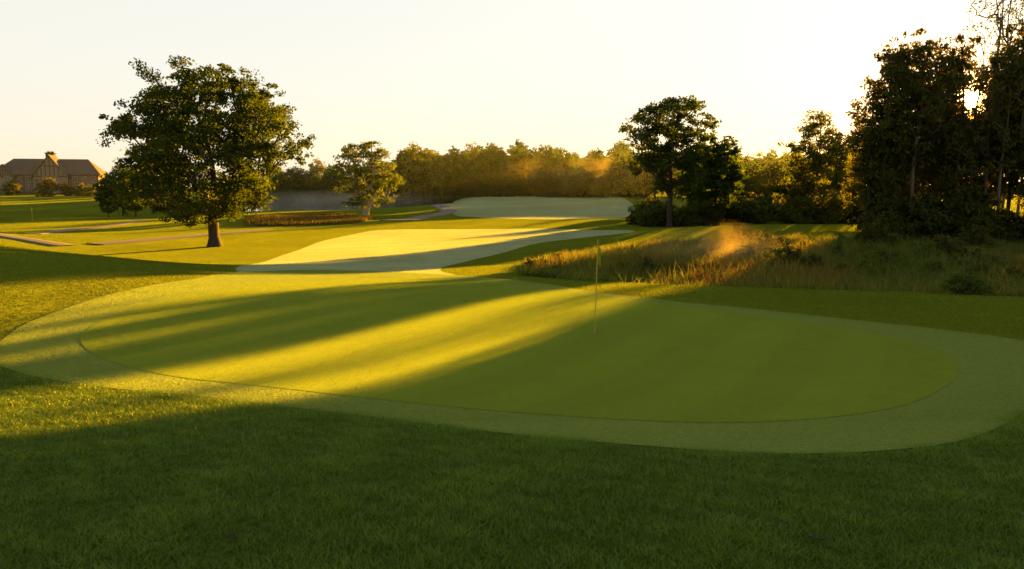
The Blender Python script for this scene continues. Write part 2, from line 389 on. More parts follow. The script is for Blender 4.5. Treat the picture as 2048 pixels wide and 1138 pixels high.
# fallen leaves on the rough
M_dead = plain_mat('dead_leaf', (.03, .022, .008), (.06, .045, .014), 30, 1., bump=.2)
mb = MB(); nl = 7
prof = [0, .5, .85, 1., .8, .45, 0]
for a in range(nl):
    t = a / (nl - 1) - .5
    for c in (-1, 0, 1): mb.v.append((t * .09, c * prof[a] * .028, .012 + .012 * abs(c) * prof[a] + .03 * t * t * 4 * .5))
for a in range(nl - 1):
    for c in range(2):
        q = a * 3 + c; mb.f.append([q, q + 1, q + 4, q + 3])
lme = mb.mesh('fallen_leaf'); lme.materials.append(M_dead)
for (u, v, s_) in [(1625, 1086, .9), (1568, 1058, .7), (1645, 1090, .65), (466, 1080, .75), (1552, 1062, .6)]:
    p = g_at(u, v); o = add_obj('fallen_leaf', lme, None); o.location = (p[0], p[1], float(terrain(p[0], p[1])) + .022)
    o.rotation_euler = (random.uniform(-.3, .3), random.uniform(-.3, .3), random.uniform(0, 6)); o.scale = (s_,) * 3
    o['label'] = 'dry brown leaf lying on the grass'; o['category'] = 'leaf'; o['group'] = 'fallen leaves on the rough'

# ------------------------------------------------------------ trees
def tubes_np(segs, k):
    P0 = np.array([s[0] for s in segs]); P1 = np.array([s[1] for s in segs]); R0 = np.array([s[2] for s in segs]); R1 = np.array([s[3] for s in segs])
    D = P1 - P0; D /= (np.linalg.norm(D, axis=1)[:, None] + 1e-9)
    ref = np.where(np.abs(D[:, 2:3]) < .9, np.array([[0, 0, 1.]]), np.array([[1., 0, 0]]))
    Aa = np.cross(D, ref); Aa /= np.linalg.norm(Aa, axis=1)[:, None]; B = np.cross(D, Aa)
    t = np.arange(k) * 2 * np.pi / k
    c = np.cos(t)[None, :, None]; s_ = np.sin(t)[None, :, None]
    ring = Aa[:, None] * c + B[:, None] * s_
    V0 = P0[:, None] + ring * R0[:, None, None]; V1 = P1[:, None] + ring * R1[:, None, None]
    V = np.concatenate([V0, V1], 1).reshape(-1, 3)
    n = len(segs); b = (np.arange(n) * 2 * k)[:, None]; jj = np.arange(k)[None]; j2 = (jj + 1) % k
    Fc = np.stack([b + jj, b + j2, b + k + j2, b + k + jj], -1).reshape(-1, 4)
    return V, Fc
def prof_r(profile, z, phi):
    zs = [p[0] for p in profile]
    l = np.interp(z, zs, [p[1] for p in profile]); r = np.interp(z, zs, [p[2] for p in profile])
    c = .5 + .5 * np.cos(phi)
    return l * (1 - c) + r * c
def build_tree(seed, profile, clear, trunk_r, n_cl, cl_r, n_leaf, leaf, trunks=1, lean=.0, top_f=.8, sides=7, flat=.62, twig=.012, pexp=2.3, inner=.25, droop=.0, tight=1.05, spread=.42):
    r = np.random.default_rng(seed)
    z0, z1 = profile[0][0], profile[-1][0]
    C = []
    tries = 0; mind = cl_r * tight
    zs = np.linspace(z0, z1, 60); w = np.array([prof_r(profile, z, 0) + prof_r(profile, z, np.pi) for z in zs]) ** 1.6; w /= w.sum()
    while len(C) < n_cl and tries < n_cl * 60:
        tries += 1
        z = r.choice(zs, p=w) + r.uniform(-.3, .3); phi = r.uniform(0, 2 * np.pi)
        rr = max(prof_r(profile, z, phi) * (1 + .10 * np.sin(3 * phi + z * 1.3 + seed)) - cl_r * .5, .1)
        rho = (inner + (1 - inner) * r.random() ** .6) * rr
        p = np.array([rho * np.cos(phi), rho * np.sin(phi), z])
        if all(((p - q) ** 2).sum() > mind ** 2 for q in C[-400:]): C.append(p)
        elif tries % (n_cl * 6) == 0: mind *= .9
    C = np.array(C)
    H = z1
    nodes = []; par = []
    for t in range(trunks):
        a = 2 * np.pi * t / trunks + r.uniform(-.4, .4); ln = lean * r.uniform(.7, 1.3) if trunks > 1 else lean * .3
        prev = -1; nseg = 9; top = H * top_f * (r.uniform(.8, 1) if trunks > 1 else 1)
        bx = .35 * np.cos(a) * (trunks > 1); by = .35 * np.sin(a) * (trunks > 1)
        ph = r.uniform(0, 6)
        for q in range(nseg + 1):
            zz = top * q / nseg
            wob = .02 * H * np.sin(q * .9 + ph) * (q / nseg)
            nodes.append(np.array([bx + ln * zz * np.cos(a) * (q / nseg) ** .5 + wob, by + ln * zz * np.sin(a) * (q / nseg) ** .5 + wob * .6, zz])); par.append(prev); prev = len(nodes) - 1
    ntr = len(nodes)
    ordr = np.argsort(np.hypot(C[:, 0], C[:, 1]) + .35 * np.abs(C[:, 2] - clear))
    for ci in ordr:
        c = C[ci]; NA = np.array(nodes)
        d = NA - c; hd = np.hypot(d[:, 0], d[:, 1]); dist = np.sqrt((d ** 2).sum(1))
        cost = dist + 1.1 * np.maximum(0, NA[:, 2] - (c[2] - .45 * hd)) + 50 * (NA[:, 2] < clear * .8)
        k = int(np.argmin(cost)); p0 = NA[k]
        dd = c - p0; Ls = np.linalg.norm(dd); ns = max(2, int(Ls / (.09 * H)) + 1)
        prev = k; off = r.normal(0, .08 * Ls, 3)
        for q in range(1, ns + 1):
            t = q / ns
            p = p0 + dd * t + off * np.sin(np.pi * t) + np.array([0, 0, .10 * Ls * np.sin(np.pi * t) * (1 - droop)]) + r.normal(0, .012 * H, 3) * (t < 1)
            nodes.append(p); par.append(prev); prev = len(nodes) - 1
    n = len(nodes); rad_ = np.full(n, 0.); ch = [[] for _ in range(n)]
    for i_, p in enumerate(par):
        if p >= 0: ch[p].append(i_)
    for i_ in range(n - 1, -1, -1):
        s_ = sum(rad_[c] ** pexp for c in ch[i_]); rad_[i_] = max(s_ ** (1 / pexp), twig)
    base = max(rad_[0], 1e-3); rad_ = np.maximum(rad_ * (trunk_r / base), twig * .8)
    for i_ in range(ntr):
        zz = nodes[i_][2]; rad_[i_] = max(rad_[i_], trunk_r * (1 - .9 * zz / H) * .75)
    if trunks > 1: rad_ = np.minimum(rad_, trunk_r)
    segs = []
    for i_, p in enumerate(par):
        if p < 0: continue
        r0 = rad_[p] if (i_ < ntr and p < ntr) else min(rad_[p], rad_[i_] * 1.5)
        segs.append((nodes[p], nodes[i_], r0, rad_[i_]))
    for t in range(trunks):
        b = nodes[t * 10]
        segs.append((b + np.array([0, 0, -.5]), b + np.array([0, 0, .12]), trunk_r * 2.0, trunk_r * 1.5))
        segs.append((b + np.array([0, 0, .12]), b + np.array([0, 0, .75]), trunk_r * 1.5, trunk_r * 1.02))
    tV, tF = tubes_np(segs, sides)
    per = np.full(len(C), n_leaf // len(C)); 
    ci = np.repeat(np.arange(len(C)), per); m = len(ci)
    dirs = r.normal(0, 1, (m, 3)); dirs /= np.linalg.norm(dirs, axis=1)[:, None]
    szc = r.uniform(.65, 1.3, len(C))
    rr = (r.random(m) ** .55)[:, None] * cl_r * szc[ci][:, None]
    sub = r.normal(0, spread, (len(C), 9, 3)); pick = sub[ci, r.integers(0, 9, m)]
    pos = C[ci] + dirs * rr * .62 * np.array([1, 1, flat]) + pick * cl_r * np.array([1, 1, flat])
    pos[:, 2] -= droop * cl_r * r.random(m) ** 2 * 2
    a = r.normal(0, 1, (m, 3)); a /= np.linalg.norm(a, axis=1)[:, None]
    b = np.cross(a, r.normal(0, 1, (m, 3))); b /= np.linalg.norm(b, axis=1)[:, None]
    sz = (leaf * r.uniform(.6, 1.35, m))[:, None]
    a = a * sz; b = b * sz * .62
    LV = np.stack([pos - a, pos - b + a * .1, pos + a, pos + b + a * .1], 1).reshape(-1, 3)
    LF = np.arange(m * 4).reshape(-1, 4)
    tint = np.clip(.45 + r.normal(0, .18, len(C))[ci] + r.normal(0, .2, m), 0, 1)
    return dict(tV=tV, tF=tF, LV=LV, LF=LF, tint=np.repeat(tint, 4), pos=pos, H=H)
MESHES = {}
def tree_meshes(key, T, mt, ml):
    a = mesh_np(key + '_trunk', T['tV'], T['tF'], smooth=True); a.materials.append(mt)
    b = mesh_np(key + '_crown', T['LV'], T['LF'], {'tint': T['tint']}); b.materials.append(ml)
    MESHES[key] = (a, b, T, ml)
def place(key, name, x, y, rot=0., s=1., sz=None, carve=False, dz=0., **props):
    a, b, T, ml = MESHES[key]
    e = bpy.data.objects.new(name, None); COL.objects.link(e); e.empty_display_size = .5
    e.location = (x, y, float(terrain(x, y)) + dz); e.rotation_euler = (0, 0, rot); e.scale = (s, s, sz if sz else s)
    for k, v in props.items(): e[k] = v
    if carve:
        c, s_ = math.cos(rot), math.sin(rot)
        W = T['pos'] * np.array([s, s, sz if sz else s]); W = np.stack([W[:, 0] * c - W[:, 1] * s_ + x, W[:, 0] * s_ + W[:, 1] * c + y, W[:, 2] + e.location.z], 1)
        r_ = W - np.array([0, 0, CAMZ]); t = r_ @ SUN; dd = np.linalg.norm(r_ - t[:, None] * SUN, axis=1) / np.maximum(t, 1)
        keep = (dd > .0085) & (rng.random(len(dd)) > .9 * np.exp(-(dd / .020) ** 2))
        if not keep.all():
            k4 = np.repeat(keep, 4)
            b = mesh_np(key + '_crown_gap', T['LV'][k4], np.arange(keep.sum() * 4).reshape(-1, 4), {'tint': T['tint'][k4]}); b.materials.append(ml)
    if len(a.vertices):
        o = bpy.data.objects.new('trunk', a); COL.objects.link(o); o.parent = e
    if len(b.vertices):
        o = bpy.data.objects.new('crown', b); COL.objects.link(o); o.parent = e
    return e
oak_prof = [(2.5, 4.4, 2.0), (3.2, 6.2, 3.2), (4.2, 7.0, 4.2), (5.0, 7.2, 4.8), (6.0, 6.9, 5.4), (7.2, 6.7, 6.6), (8.6, 7.2, 8.4), (10.2, 6.5, 7.6), (11.4, 5.9, 6.6), (12.6, 5.4, 5.6), (13.6, 4.2, 3.8), (14.2, 2.8, 2.0), (14.5, 1.6, 1.0)]
T = build_tree(3, oak_prof, 2.4, .42, 200, 1.05, 70000, .12, top_f=.78, sides=10, flat=.6, inner=.3, twig=.024, tight=1.12, spread=.5)
tree_meshes('oak', T, M_barkoak, M_leafoak)
ox, oz = at(430, 497, 60)
place('oak', 'oak_tree', ox, 60, 0, .97, label='large spreading oak tree on the mown grass', category='tree')
def rp(H, w, lo=.15, pk=.55, topw=.25):
    return [(H * lo, w * .35, w * .35), (H * (lo + .12), w * .8, w * .75), (H * pk, w, w), (H * .82, w * .8, w * .85), (H * .94, w * .55, w * .55), (H, topw * w, topw * w)]
T = build_tree(11, rp(14, 2.5, .25, .65), 2.5, .15, 42, .8, 6800, .13, spread=.65, top_f=.92, twig=.014); tree_meshes('wood_a', T, M_barkoak, M_leafdark)
T = build_tree(12, rp(14, 3.1, .38, .75), 4, .13, 44, .85, 6800, .13, spread=.65, top_f=.92, twig=.014); tree_meshes('wood_b', T, M_aspenbark, M_leafdark)
T = build_tree(13, rp(14, 2.2, .12, .5), 1.5, .14, 44, .78, 7200, .13, spread=.6, top_f=.92, twig=.014); tree_meshes('wood_c', T, M_barkoak, M_leafdark)
T = build_tree(14, rp(12, 4.4, .12, .5, .4), 2, .24, 60, 1.3, 9000, .24, spread=.5); tree_meshes('far_a', T, M_barkoak, M_leaffar)
T = build_tree(15, rp(12, 3.6, .1, .55, .4), 2, .24, 50, 1.2, 8000, .24, spread=.5); tree_meshes('far_b', T, M_barkoak, M_leaffar)
T = build_tree(16, rp(12, 5.2, .15, .6, .4), 2, .24, 55, 1.4, 8000, .25, spread=.5); tree_meshes('far_c', T, M_barkoak, M_leafgold)
T = build_tree(21, [(.1, .7, .7), (.6, 1.2, 1.1), (1.2, 1., 1.), (1.7, .5, .5)], .15, .04, 26, .38, 4200, .075, trunks=3, lean=.4, twig=.006, spread=.6); tree_meshes('shrub_a', T, M_barkoak, M_leafdark)
T = build_tree(22, [(.1, .8, .8), (.6, 1.1, 1.2), (1.1, 1., .9), (1.5, .5, .5)], .15, .04, 24, .36, 3800, .075, trunks=3, lean=.4, twig=.006, spread=.6); tree_meshes('shrub_b', T, M_barkoak, M_leafgold)
T = build_tree(23, [(.1, .7, .7), (.5, 1.2, 1.3), (.9, 1., .9), (1.2, .5, .5)], .1, .03, 26, .34, 3600, .07, trunks=3, lean=.5, twig=.006, spread=.7); tree_meshes('shrub_c', T, M_barkoak, M_weed)
yb = 122; xb, _ = at(732, 430, yb)
T = build_tree(31, [(1.6, 3.6, 3.4), (3.4, 4.8, 5.0), (7.0, 5.2, 5.4), (9.4, 4.6, 4.4), (10.8, 3.2, 2.6), (11.6, 1.4, 1.2)], 1.6, .16, 88, .95, 13500, .17, trunks=6, lean=.42, top_f=.8, twig=.022, spread=.55); tree_meshes('birch', T, M_birchbark, M_leafbirch)
place('birch', 'birch_tree', xb, yb, label='birch tree with several white stems beside the pond', category='tree')
ym = 84; xm, _ = at(1338, 455, ym)
T = build_tree(41, [(3.6, 1.6, 2.2), (5.4, 3.4, 3.4), (7.2, 4.8, 4.4), (9, 4.9, 4.8), (11.5, 4.8, 5.2), (12.9, 4.0, 4.6), (13.8, 2.6, 2.2)], 3.8, .26, 95, .95, 19500, .145, top_f=.75, twig=.02, spread=.5, tight=1.1, flat=.58); tree_meshes('maple', T, M_barkoak, M_leafoak)
place('maple', 'deciduous_tree', xm, ym, label='tall round-crowned tree with bare lower trunk', category='tree')
xx, _ = at(1430, 445, 92)
place('far_b', 'deciduous_tree', xx, 92, 1., .9, label='dark leafy tree beside the marsh bank', category='tree')
xx, _ = at(1405, 445, 100)
place('far_a', 'deciduous_tree', xx, 100, 2., .8, label='dark leafy tree beside the marsh bank', category='tree')
T = build_tree(51, [(1.2, 3.4, 3.0), (2.2, 4.3, 3.8), (4.5, 4.0, 3.7), (7, 3.6, 3.5), (9.5, 3.4, 3.1), (11.5, 2.5, 2.3), (13.0, 1.0, 1.0)], 1.5, .22, 125, .82, 22000, .14, top_f=.95, twig=.02, droop=.2, spread=.5); tree_meshes('conical', T, M_barkoak, M_leafgold)
yc = 88; xc, _ = at(1630, 445, yc)
place('conical', 'conical_tree', xc, yc, 0, 1.0, label='feathery cone-shaped tree glowing at its edges', category='tree')
T = build_tree(61, [(10, .6, .6), (14, 1.7, 1.7), (18, 2.4, 2.4), (20.5, 1.2, 1.2)], 9, .10, 70, .6, 700, .1, top_f=.95, twig=.013); tree_meshes('aspen', T, M_aspenbark, M_leafoak)
for (u, yy, s, r_) in [(1962, 58.5, 1.04, 0), (1992, 60.5, 1.02, 2), (1735, 60, .45, 1)]:
    x, _ = at(u, 480, yy)
    place('aspen', 'aspen_tree', x, yy, r_, s, label='pale slender aspen with bare upper branches', category='tree')
rw = np.random.default_rng(5)
keys = ['wood_a', 'wood_b', 'wood_c']
WOOD = [(1755, 59, 180), (1780, 58, 112), (1824, 59, 84), (1862, 57, 64), (1900, 60, 104), (1935, 58, 66), (1972, 60, 110), (2008, 58, 74), (2044, 59, 58), (2080, 58, 60), (2120, 60, 60), (2165, 59, 50), (2210, 60, 60), (2260, 60, 60),
        (1772, 65, 230), (1803, 66, 190), (1843, 67, 150), (1880, 68, 130), (1920, 67, 180), (1990, 68, 150), (2040, 70, 110), (2080, 68, 80), (2120, 70, 80), (1800, 78, 250), (1850, 82, 230), (1905, 84, 240), (1960, 82, 240), (2010, 84, 200), (2310, 62, 60), (2380, 60, 60)]
for q, (u, yy, tv) in enumerate(WOOD):
    if u == 1935: u = 1928
    x, zt = at(u, tv + rw.uniform(-16, 18), yy)
    hz = (zt - float(terrain(x, yy))) / 14.
    place(keys[(q * 2 + q // 3) % 3], 'woodland_tree', x, yy + rw.uniform(-1, 1), rw.uniform(0, 6.28), rw.uniform(.85, 1.1), hz, carve=True, label='tall dark leafy woodland tree beside the marsh', category='tree', group='trees in the dense woodland edge')
for (x, yy, s, hz) in [(46.2, 101, .42, .98), (51.2, 104, .4, 1.0), (56.5, 108, .5, 1.0), (55, 100, .5, .9), (44.4, 99, .28, .9)]:  # unseen slender trees, added to break the sunlight on the green into streaks
    place('wood_c', 'woodland_tree', x, yy, x, s, hz, carve=True, label='slender hidden tree added to cast shadow streaks on the green', category='tree', group='trees in the dense woodland edge')
for q in range(29):
    u = 1758 + q * 15 + rw.uniform(-8, 8); yy = 55.5 + rw.uniform(-1, 2.5); x, _ = at(u, 480, yy)
    place('shrub_a', 'shrub', x, yy, rw.uniform(0, 6.28), rw.uniform(.9, 2.2), label='dense dark shrub at the woodland foot', category='shrub', group='shrubs along the woodland edge')
for q in range(32):
    u = 1268 + q * 15.0 + rw.uniform(-10, 10); yy = (88 if u < 1420 else 98) + rw.uniform(-3, 6); x, _ = at(u, 450, yy)
    sc = rw.uniform(1.0, 2.4) * (.8 if u < 1420 else 1)
    place(['shrub_a', 'shrub_b', 'shrub_b'][q % 3], 'shrub', x, yy, rw.uniform(0, 6.28), sc, label='bushy shrub beneath the trees on the bank', category='shrub', group='shrubs on the marsh bank')
MS = [(1060, 546, .3), (1090, 540, .35), (1110, 552, .3), (1150, 549, .3), (1200, 552, .3), (1240, 553, .3), (1300, 556, .35), (1350, 558, .35), (1400, 560, .3), (1270, 520, .5), (1120, 530, .4), (1500, 560, .35), (1560, 562, .4), (1640, 560, .45), (1700, 565, .45), (1750, 570, .45), (1780, 545, .6), (1830, 560, .5), (1880, 575, .5), (1930, 560, .6), (1950, 590, .5), (1980, 585, .5), (2040, 590, .6), (2010, 560, .6), (2030, 610, .5), (2060, 600, .6), (1620, 520, .6), (1690, 510, .7), (1800, 500, .8), (1850, 520, .8), (1900, 500, .9), (1960, 520, .8)]
for q in range(44):
    MS.append((rw.uniform(1480, 2060), rw.uniform(495, 560), rw.uniform(.4, .85)))
for (u, v, s) in MS:
    p = g_at(u, v)
    if sd_poly(np.array([p[0]]), np.array([p[1] + .6]), MARSH)[0] < -.6: continue
    place('shrub_c' if int(u) % 4 else 'shrub_a', 'marsh_shrub', p[0], p[1] + .6, rw.uniform(0, 6), s * 1.15, s * rw.uniform(.9, 1.5), label='low leafy shrub among marsh reeds', category='shrub', group='low shrubs in the marsh')
TL = []
u = 540
while u < 1300:
    TL.append((u, 235 + rw.uniform(-15, 25))); u += rw.uniform(16, 30)
u = 560
while u < 1300:
    TL.append((u, 275 + rw.uniform(-5, 25))); u += rw.uniform(20, 30)
def top_v(u):
    return np.interp(u, [540, 600, 680, 740, 800, 870, 940, 1000, 1040, 1070, 1150, 1200, 1240, 1300], [345, 320, 330, 330, 305, 302, 294, 300, 284, 300, 308, 302, 294, 306])
for q, (u, yy) in enumerate(TL):
    x, zt = at(u, top_v(u) + rw.uniform(-8, 30), yy)
    s = (zt - float(terrain(x, yy))) / 12.
    place(['far_a', 'far_b', 'far_a', 'far_c', 'far_b'][q % 5], 'deciduous_tree', x, yy, rw.uniform(0, 6.28), s * rw.uniform(.75, 1.1), s, label='leafy tree in the distant tree line', category='tree', group='distant tree line')
for q in range(34):
    u = 1290 + q * 16 + rw.uniform(-6, 6); yy = 225 + rw.uniform(-15, 40); x, zt = at(u, rw.uniform(298, 328), yy)
    s = (zt - float(terrain(x, yy))) / 12.
    place(['far_c', 'far_b', 'far_a'][q % 3], 'deciduous_tree', x, yy, rw.uniform(0, 6.28), s * .95, s, label='leafy tree glowing behind the bank', category='tree', group='trees behind the marsh bank')
for q in range(17):
    u = 1455 + q * 17 + rw.uniform(-6, 6); yy = 132 + rw.uniform(-6, 10); x, zt = at(u, rw.uniform(322, 352), yy)
    s = (zt - float(terrain(x, yy))) / 12.
    place(['far_b', 'far_c', 'far_a'][q % 3], 'deciduous_tree', x, yy, rw.uniform(0, 6.28), s * .8, s, label='leafy tree glowing behind the bank', category='tree', group='trees behind the marsh bank')
for q in range(44):
    u = 545 + q * 17; yy = 226 + rw.uniform(-6, 6); x, _ = at(u, 380, yy)
    place(['shrub_a', 'shrub_b', 'shrub_a'][q % 3], 'shrub', x, yy, rw.uniform(0, 6.28), rw.uniform(2.5, 4.5), label='shrub at the foot of the tree line', category='shrub', group='shrubs under the distant tree line')
for (u, yy, tv, k) in [(212, 115, 350, 'far_b'), (240, 120, 335, 'far_a'), (265, 118, 330, 'far_b'), (300, 130, 330, 'far_a'), (340, 135, 340, 'far_b'), (500, 150, 350, 'far_a'), (455, 160, 345, 'far_b'), (560, 210, 345, 'far_a')]:
    x, zt = at(u, tv, yy); s = (zt - float(terrain(x, yy))) / 12.
    place(k, 'deciduous_tree', x, yy, rw.uniform(0, 6), s * .9, s, label='small leafy tree beyond the oak', category='tree', group='trees beyond the oak')

# ------------------------------------------------------------ clubhouse
M_wall = plain_mat('stucco_wall', (.10, .07, .05), (.13, .09, .065), 2, .95)
M_roof = plain_mat('shingle_roof', (.05, .036, .028), (.075, .052, .038), 4, .95, (1, 1, 6))
M_timber = plain_mat('dark_timber', (.04, .025, .015), (.06, .035, .02), 4, .8)
M_plaster = plain_mat('tan_plaster', (.15, .11, .08), (.18, .135, .1), 2, .9)
M_glass = plain_mat('window_glass', (.03, .03, .03), (.05, .05, .045), 2, .15)
M_trim = plain_mat('pale_trim', (.24, .18, .13), (.27, .2, .15), 2, .7)
M_stone = plain_mat('stone_chimney', (.03, .024, .02), (.045, .036, .03), 3, .95)
cy_ = 226; cxw, _ = at(108, 385, cy_)
house = bpy.data.objects.new('clubhouse', None); COL.objects.link(house)
house.location = (cxw, cy_, float(terrain(cxw, cy_)) - .1); house.rotation_euler = (0, 0, .32)
house['label'] = 'long two-storey clubhouse with brown roof and timbered gable'; house['category'] = 'building'
def part(name, mb, mat, parent=house): return add_obj(name, mb.mesh(name), mat, parent)
W, D, HW, HR = 13.3, 6.5, 5.2, 10.1
mb = MB(); mb.box(-W, W, -D, D, 0, HW); part('wall', mb, M_wall)
mb = MB()
e = .7; r1 = W - 3.6
def roofprism(mb, x0, x1, y0, y1, z0, z1, rx0, rx1, yc=0, th=.35):
    a = [(x0, y0, z0), (x1, y0, z0), (x1, y1, z0), (x0, y1, z0)]; b = [(x0, y0, z0 + th), (x1, y0, z0 + th), (x1, y1, z0 + th), (x0, y1, z0 + th)]
    k0, k1 = (rx0, yc, z1), (rx1, yc, z1)
    mb.poly(a[::-1])
    for q in range(4): mb.poly([a[q], a[(q + 1) % 4], b[(q + 1) % 4], b[q]])
    mb.poly([b[0], b[1], k1, k0]); mb.poly([b[2], b[3], k0, k1]); mb.poly([b[1], b[2], k1]); mb.poly([b[3], b[0], k0])
roofprism(mb, -W - e, W + e, -D - e, D + e, HW + .01, HR, -r1, r1)
roof = part('roof', mb, M_roof)
def gable(cx, hw, y0, zt, zb=HW - .3):
    g = bpy.data.objects.new('gable', None); COL.objects.link(g); g.parent = house
    mb = MB(); mb.poly([(cx - hw, y0, 0), (cx + hw, y0, 0), (cx + hw, y0, zb), (cx, y0, zt - .3), (cx - hw, y0, zb)])
    mb.box(cx - hw, cx - hw + .3, y0 + .01, -D + .5, 0, zb); mb.box(cx + hw - .3, cx + hw, y0 + .01, -D + .5, 0, zb)
    add_obj('gable_wall', mb.mesh('gable_wall'), M_plaster, g)
    mb = MB(); ov = .6; sl = (zt - zb) / hw
    for sg in (-1, 1):
        p = [(cx, y0 - .5, zt), (cx + sg * (hw + ov), y0 - .5, zb - sl * ov), (cx + sg * (hw + ov), 0, zb - sl * ov), (cx, 0, zt)]
        q = [(a, b, c + .3) for a, b, c in p]
        mb.poly(p); mb.poly(q)
        for k in range(4): mb.poly([p[k], p[(k + 1) % 4], q[(k + 1) % 4], q[k]])
    add_obj('gable_roof', mb.mesh('gable_roof'), M_roof, g)
    mb = MB()
    mb.box(cx - hw, cx + hw, y0 - .1, y0 - .01, zb - .2, zb + .1)
    for k in range(-3, 4):
        x = cx + k * hw / 4; mb.box(x - .12, x + .12, y0 - .08, y0 - .012, zb + .1, zb + (zt - zb) * (1 - abs(k) / 4) - .35)
    mb.box(cx - hw * .5, cx + hw * .5, y0 - .11, y0 - .085, (zb + zt) / 2 - .12, (zb + zt) / 2 + .12)
    add_obj('timber_frame', mb.mesh('timber_frame'), M_timber, g)
gable(1.2, 4.4, -D - 1.6, 10.8); gable(-10.6, 2.4, -D - 1.2, 8.0)
mb = MB(); mb.box(-1.2, 1., -1.1, 1.1, 9.5, 11.6); mb.box(-1.4, 1.2, -1.3, 1.3, 11.6, 11.9); mb.box(-.9, -.2, -.5, .5, 11.9, 12.3); mb.box(.1, .8, -.5, .5, 11.9, 12.3); part('chimney', mb, M_stone)
wm = MB(); wm.box(-.55, .55, -.05, .0, -.8, .8); fm = MB()
fm.box(-.7, .7, -.09, -.051, .8, .95); fm.box(-.75, .75, -.12, -.051, -.95, -.8); fm.box(-.7, -.55, -.09, -.051, -.8, .8); fm.box(.55, .7, -.09, -.051, -.8, .8); fm.box(-.04, .04, -.08, -.051, -.8, .8)
wme = wm.mesh('glass'); wme.materials.append(M_glass); fme = fm.mesh('frame'); fme.materials.append(M_trim)
for fl in (1.5, 4.0):
    for k in range(11):
        x = -12.0 + k * 2.4
        if abs(x + 10.6) < 2.9:
            y = -D - 1.22
            if abs(x + 10.6) > 1.7: continue
        elif abs(x - 1.2) < 4.9:
            y = -D - 1.62
            if abs(x - 1.2) > 3.6: continue
        else: y = -D - .02
        o = bpy.data.objects.new('window', wme); COL.objects.link(o); o.parent = house; o.location = (x, y, fl)
        o2 = bpy.data.objects.new('frame', fme); COL.objects.link(o2); o2.parent = o
mb = MB(); mb.box(5.9, 6.5, -D - .12, -D - .01, 0, 2.3); mb.box(6.15, 6.25, -D - .15, -D - .121, 0, 2.3); part('door', mb, M_timber)
for (u, yy) in [(25, 205), (95, 203), (135, 206), (165, 204), (180, 200)]:
    x, _ = at(u, 385, yy)
    place('shrub_a' if u % 2 else 'shrub_b', 'ornamental_tree', x, yy, u, 1.8 + (u % 3) * .4, label='small rounded tree planted before the clubhouse', category='tree', group='small trees before the clubhouse')

# ------------------------------------------------------------ flagsticks
M_pole = plain_mat('yellow_pole', (.38, .26, .02), (.42, .3, .03), 3, .5, bump=0)
M_flag = leaf_mat('flag_cloth', (.25, .32, .01), (.3, .34, .01), (.45, .5, .02), .5, .02)
M_cup = plain_mat('dark_cup', (.01, .01, .008), (.02, .02, .01), 3, .8, bump=0)
M_white = plain_mat('white_liner', (.35, .35, .3), (.4, .4, .34), 3, .5, bump=0)
def flagstick(x, y, h, r, label, dz=.02):
    e = bpy.data.objects.new('golf_flagstick', None); COL.objects.link(e); e.location = (x, y, float(terrain(x, y)) + dz); e.rotation_euler = (0, .022, 0)
    e['label'] = label; e['category'] = 'flagstick'
    mb = MB(); mb.tube([(0, 0, -.1), (0, 0, h * .5), (0, 0, h)], [r, r * .95, r * .7], 12); mb.tube([(0, 0, h), (0, 0, h + .02), (0, 0, h + .035)], [r * .9, r * 1.2, r * .3], 12)
    add_obj('pole', mb.mesh('pole'), M_pole, e)
    mb = MB(); n = 14; mrows = 16; L = .42 * h / 2.1
    for i_ in range(mrows + 1):
        t = i_ / mrows
        for j_ in range(n + 1):
            s_ = j_ / n
            wx = .01 + (.055 + .03 * t) * s_ ; wy = .022 * math.sin(s_ * 9 + t * 1.2) * (.5 + t * .6) * s_ ** .3
            mb.v.append((wx * (1.1 - .25 * t * s_), wy, h - .1 - t * L * (1 - .1 * s_) - .22 * s_ * L))
    for i_ in range(mrows):
        for j_ in range(n):
            a = i_ * (n + 1) + j_; mb.f.append([a, a + 1, a + n + 2, a + n + 1])
    add_obj('flag', mb.mesh('flag'), M_flag, e)
    mb = MB(); mb.poly([(.054 * math.cos(k * math.pi / 12), .054 * math.sin(k * math.pi / 12), .006) for k in range(24)]); add_obj('cup', mb.mesh('cup'), M_cup, e)
    mb = MB()
    for k in range(24):
        a0, a1 = k * math.pi / 12, (k + 1) * math.pi / 12
        mb.poly([(.054 * math.cos(a0), .054 * math.sin(a0), .007), (.060 * math.cos(a0), .060 * math.sin(a0), .007), (.060 * math.cos(a1), .060 * math.sin(a1), .007), (.054 * math.cos(a1), .054 * math.sin(a1), .007)])
    add_obj('cup_rim', mb.mesh('cup_rim'), M_white, e)
p = g_at(1189, 670); flagstick(p[0], p[1], 2.1 * p[1] / 16.6, .012, 'thin yellow golf flagstick with limp yellow flag')
p = g_at(65, 443); flagstick(p[0], p[1], 1.8, .03, 'slim golf flagstick standing on a distant green')

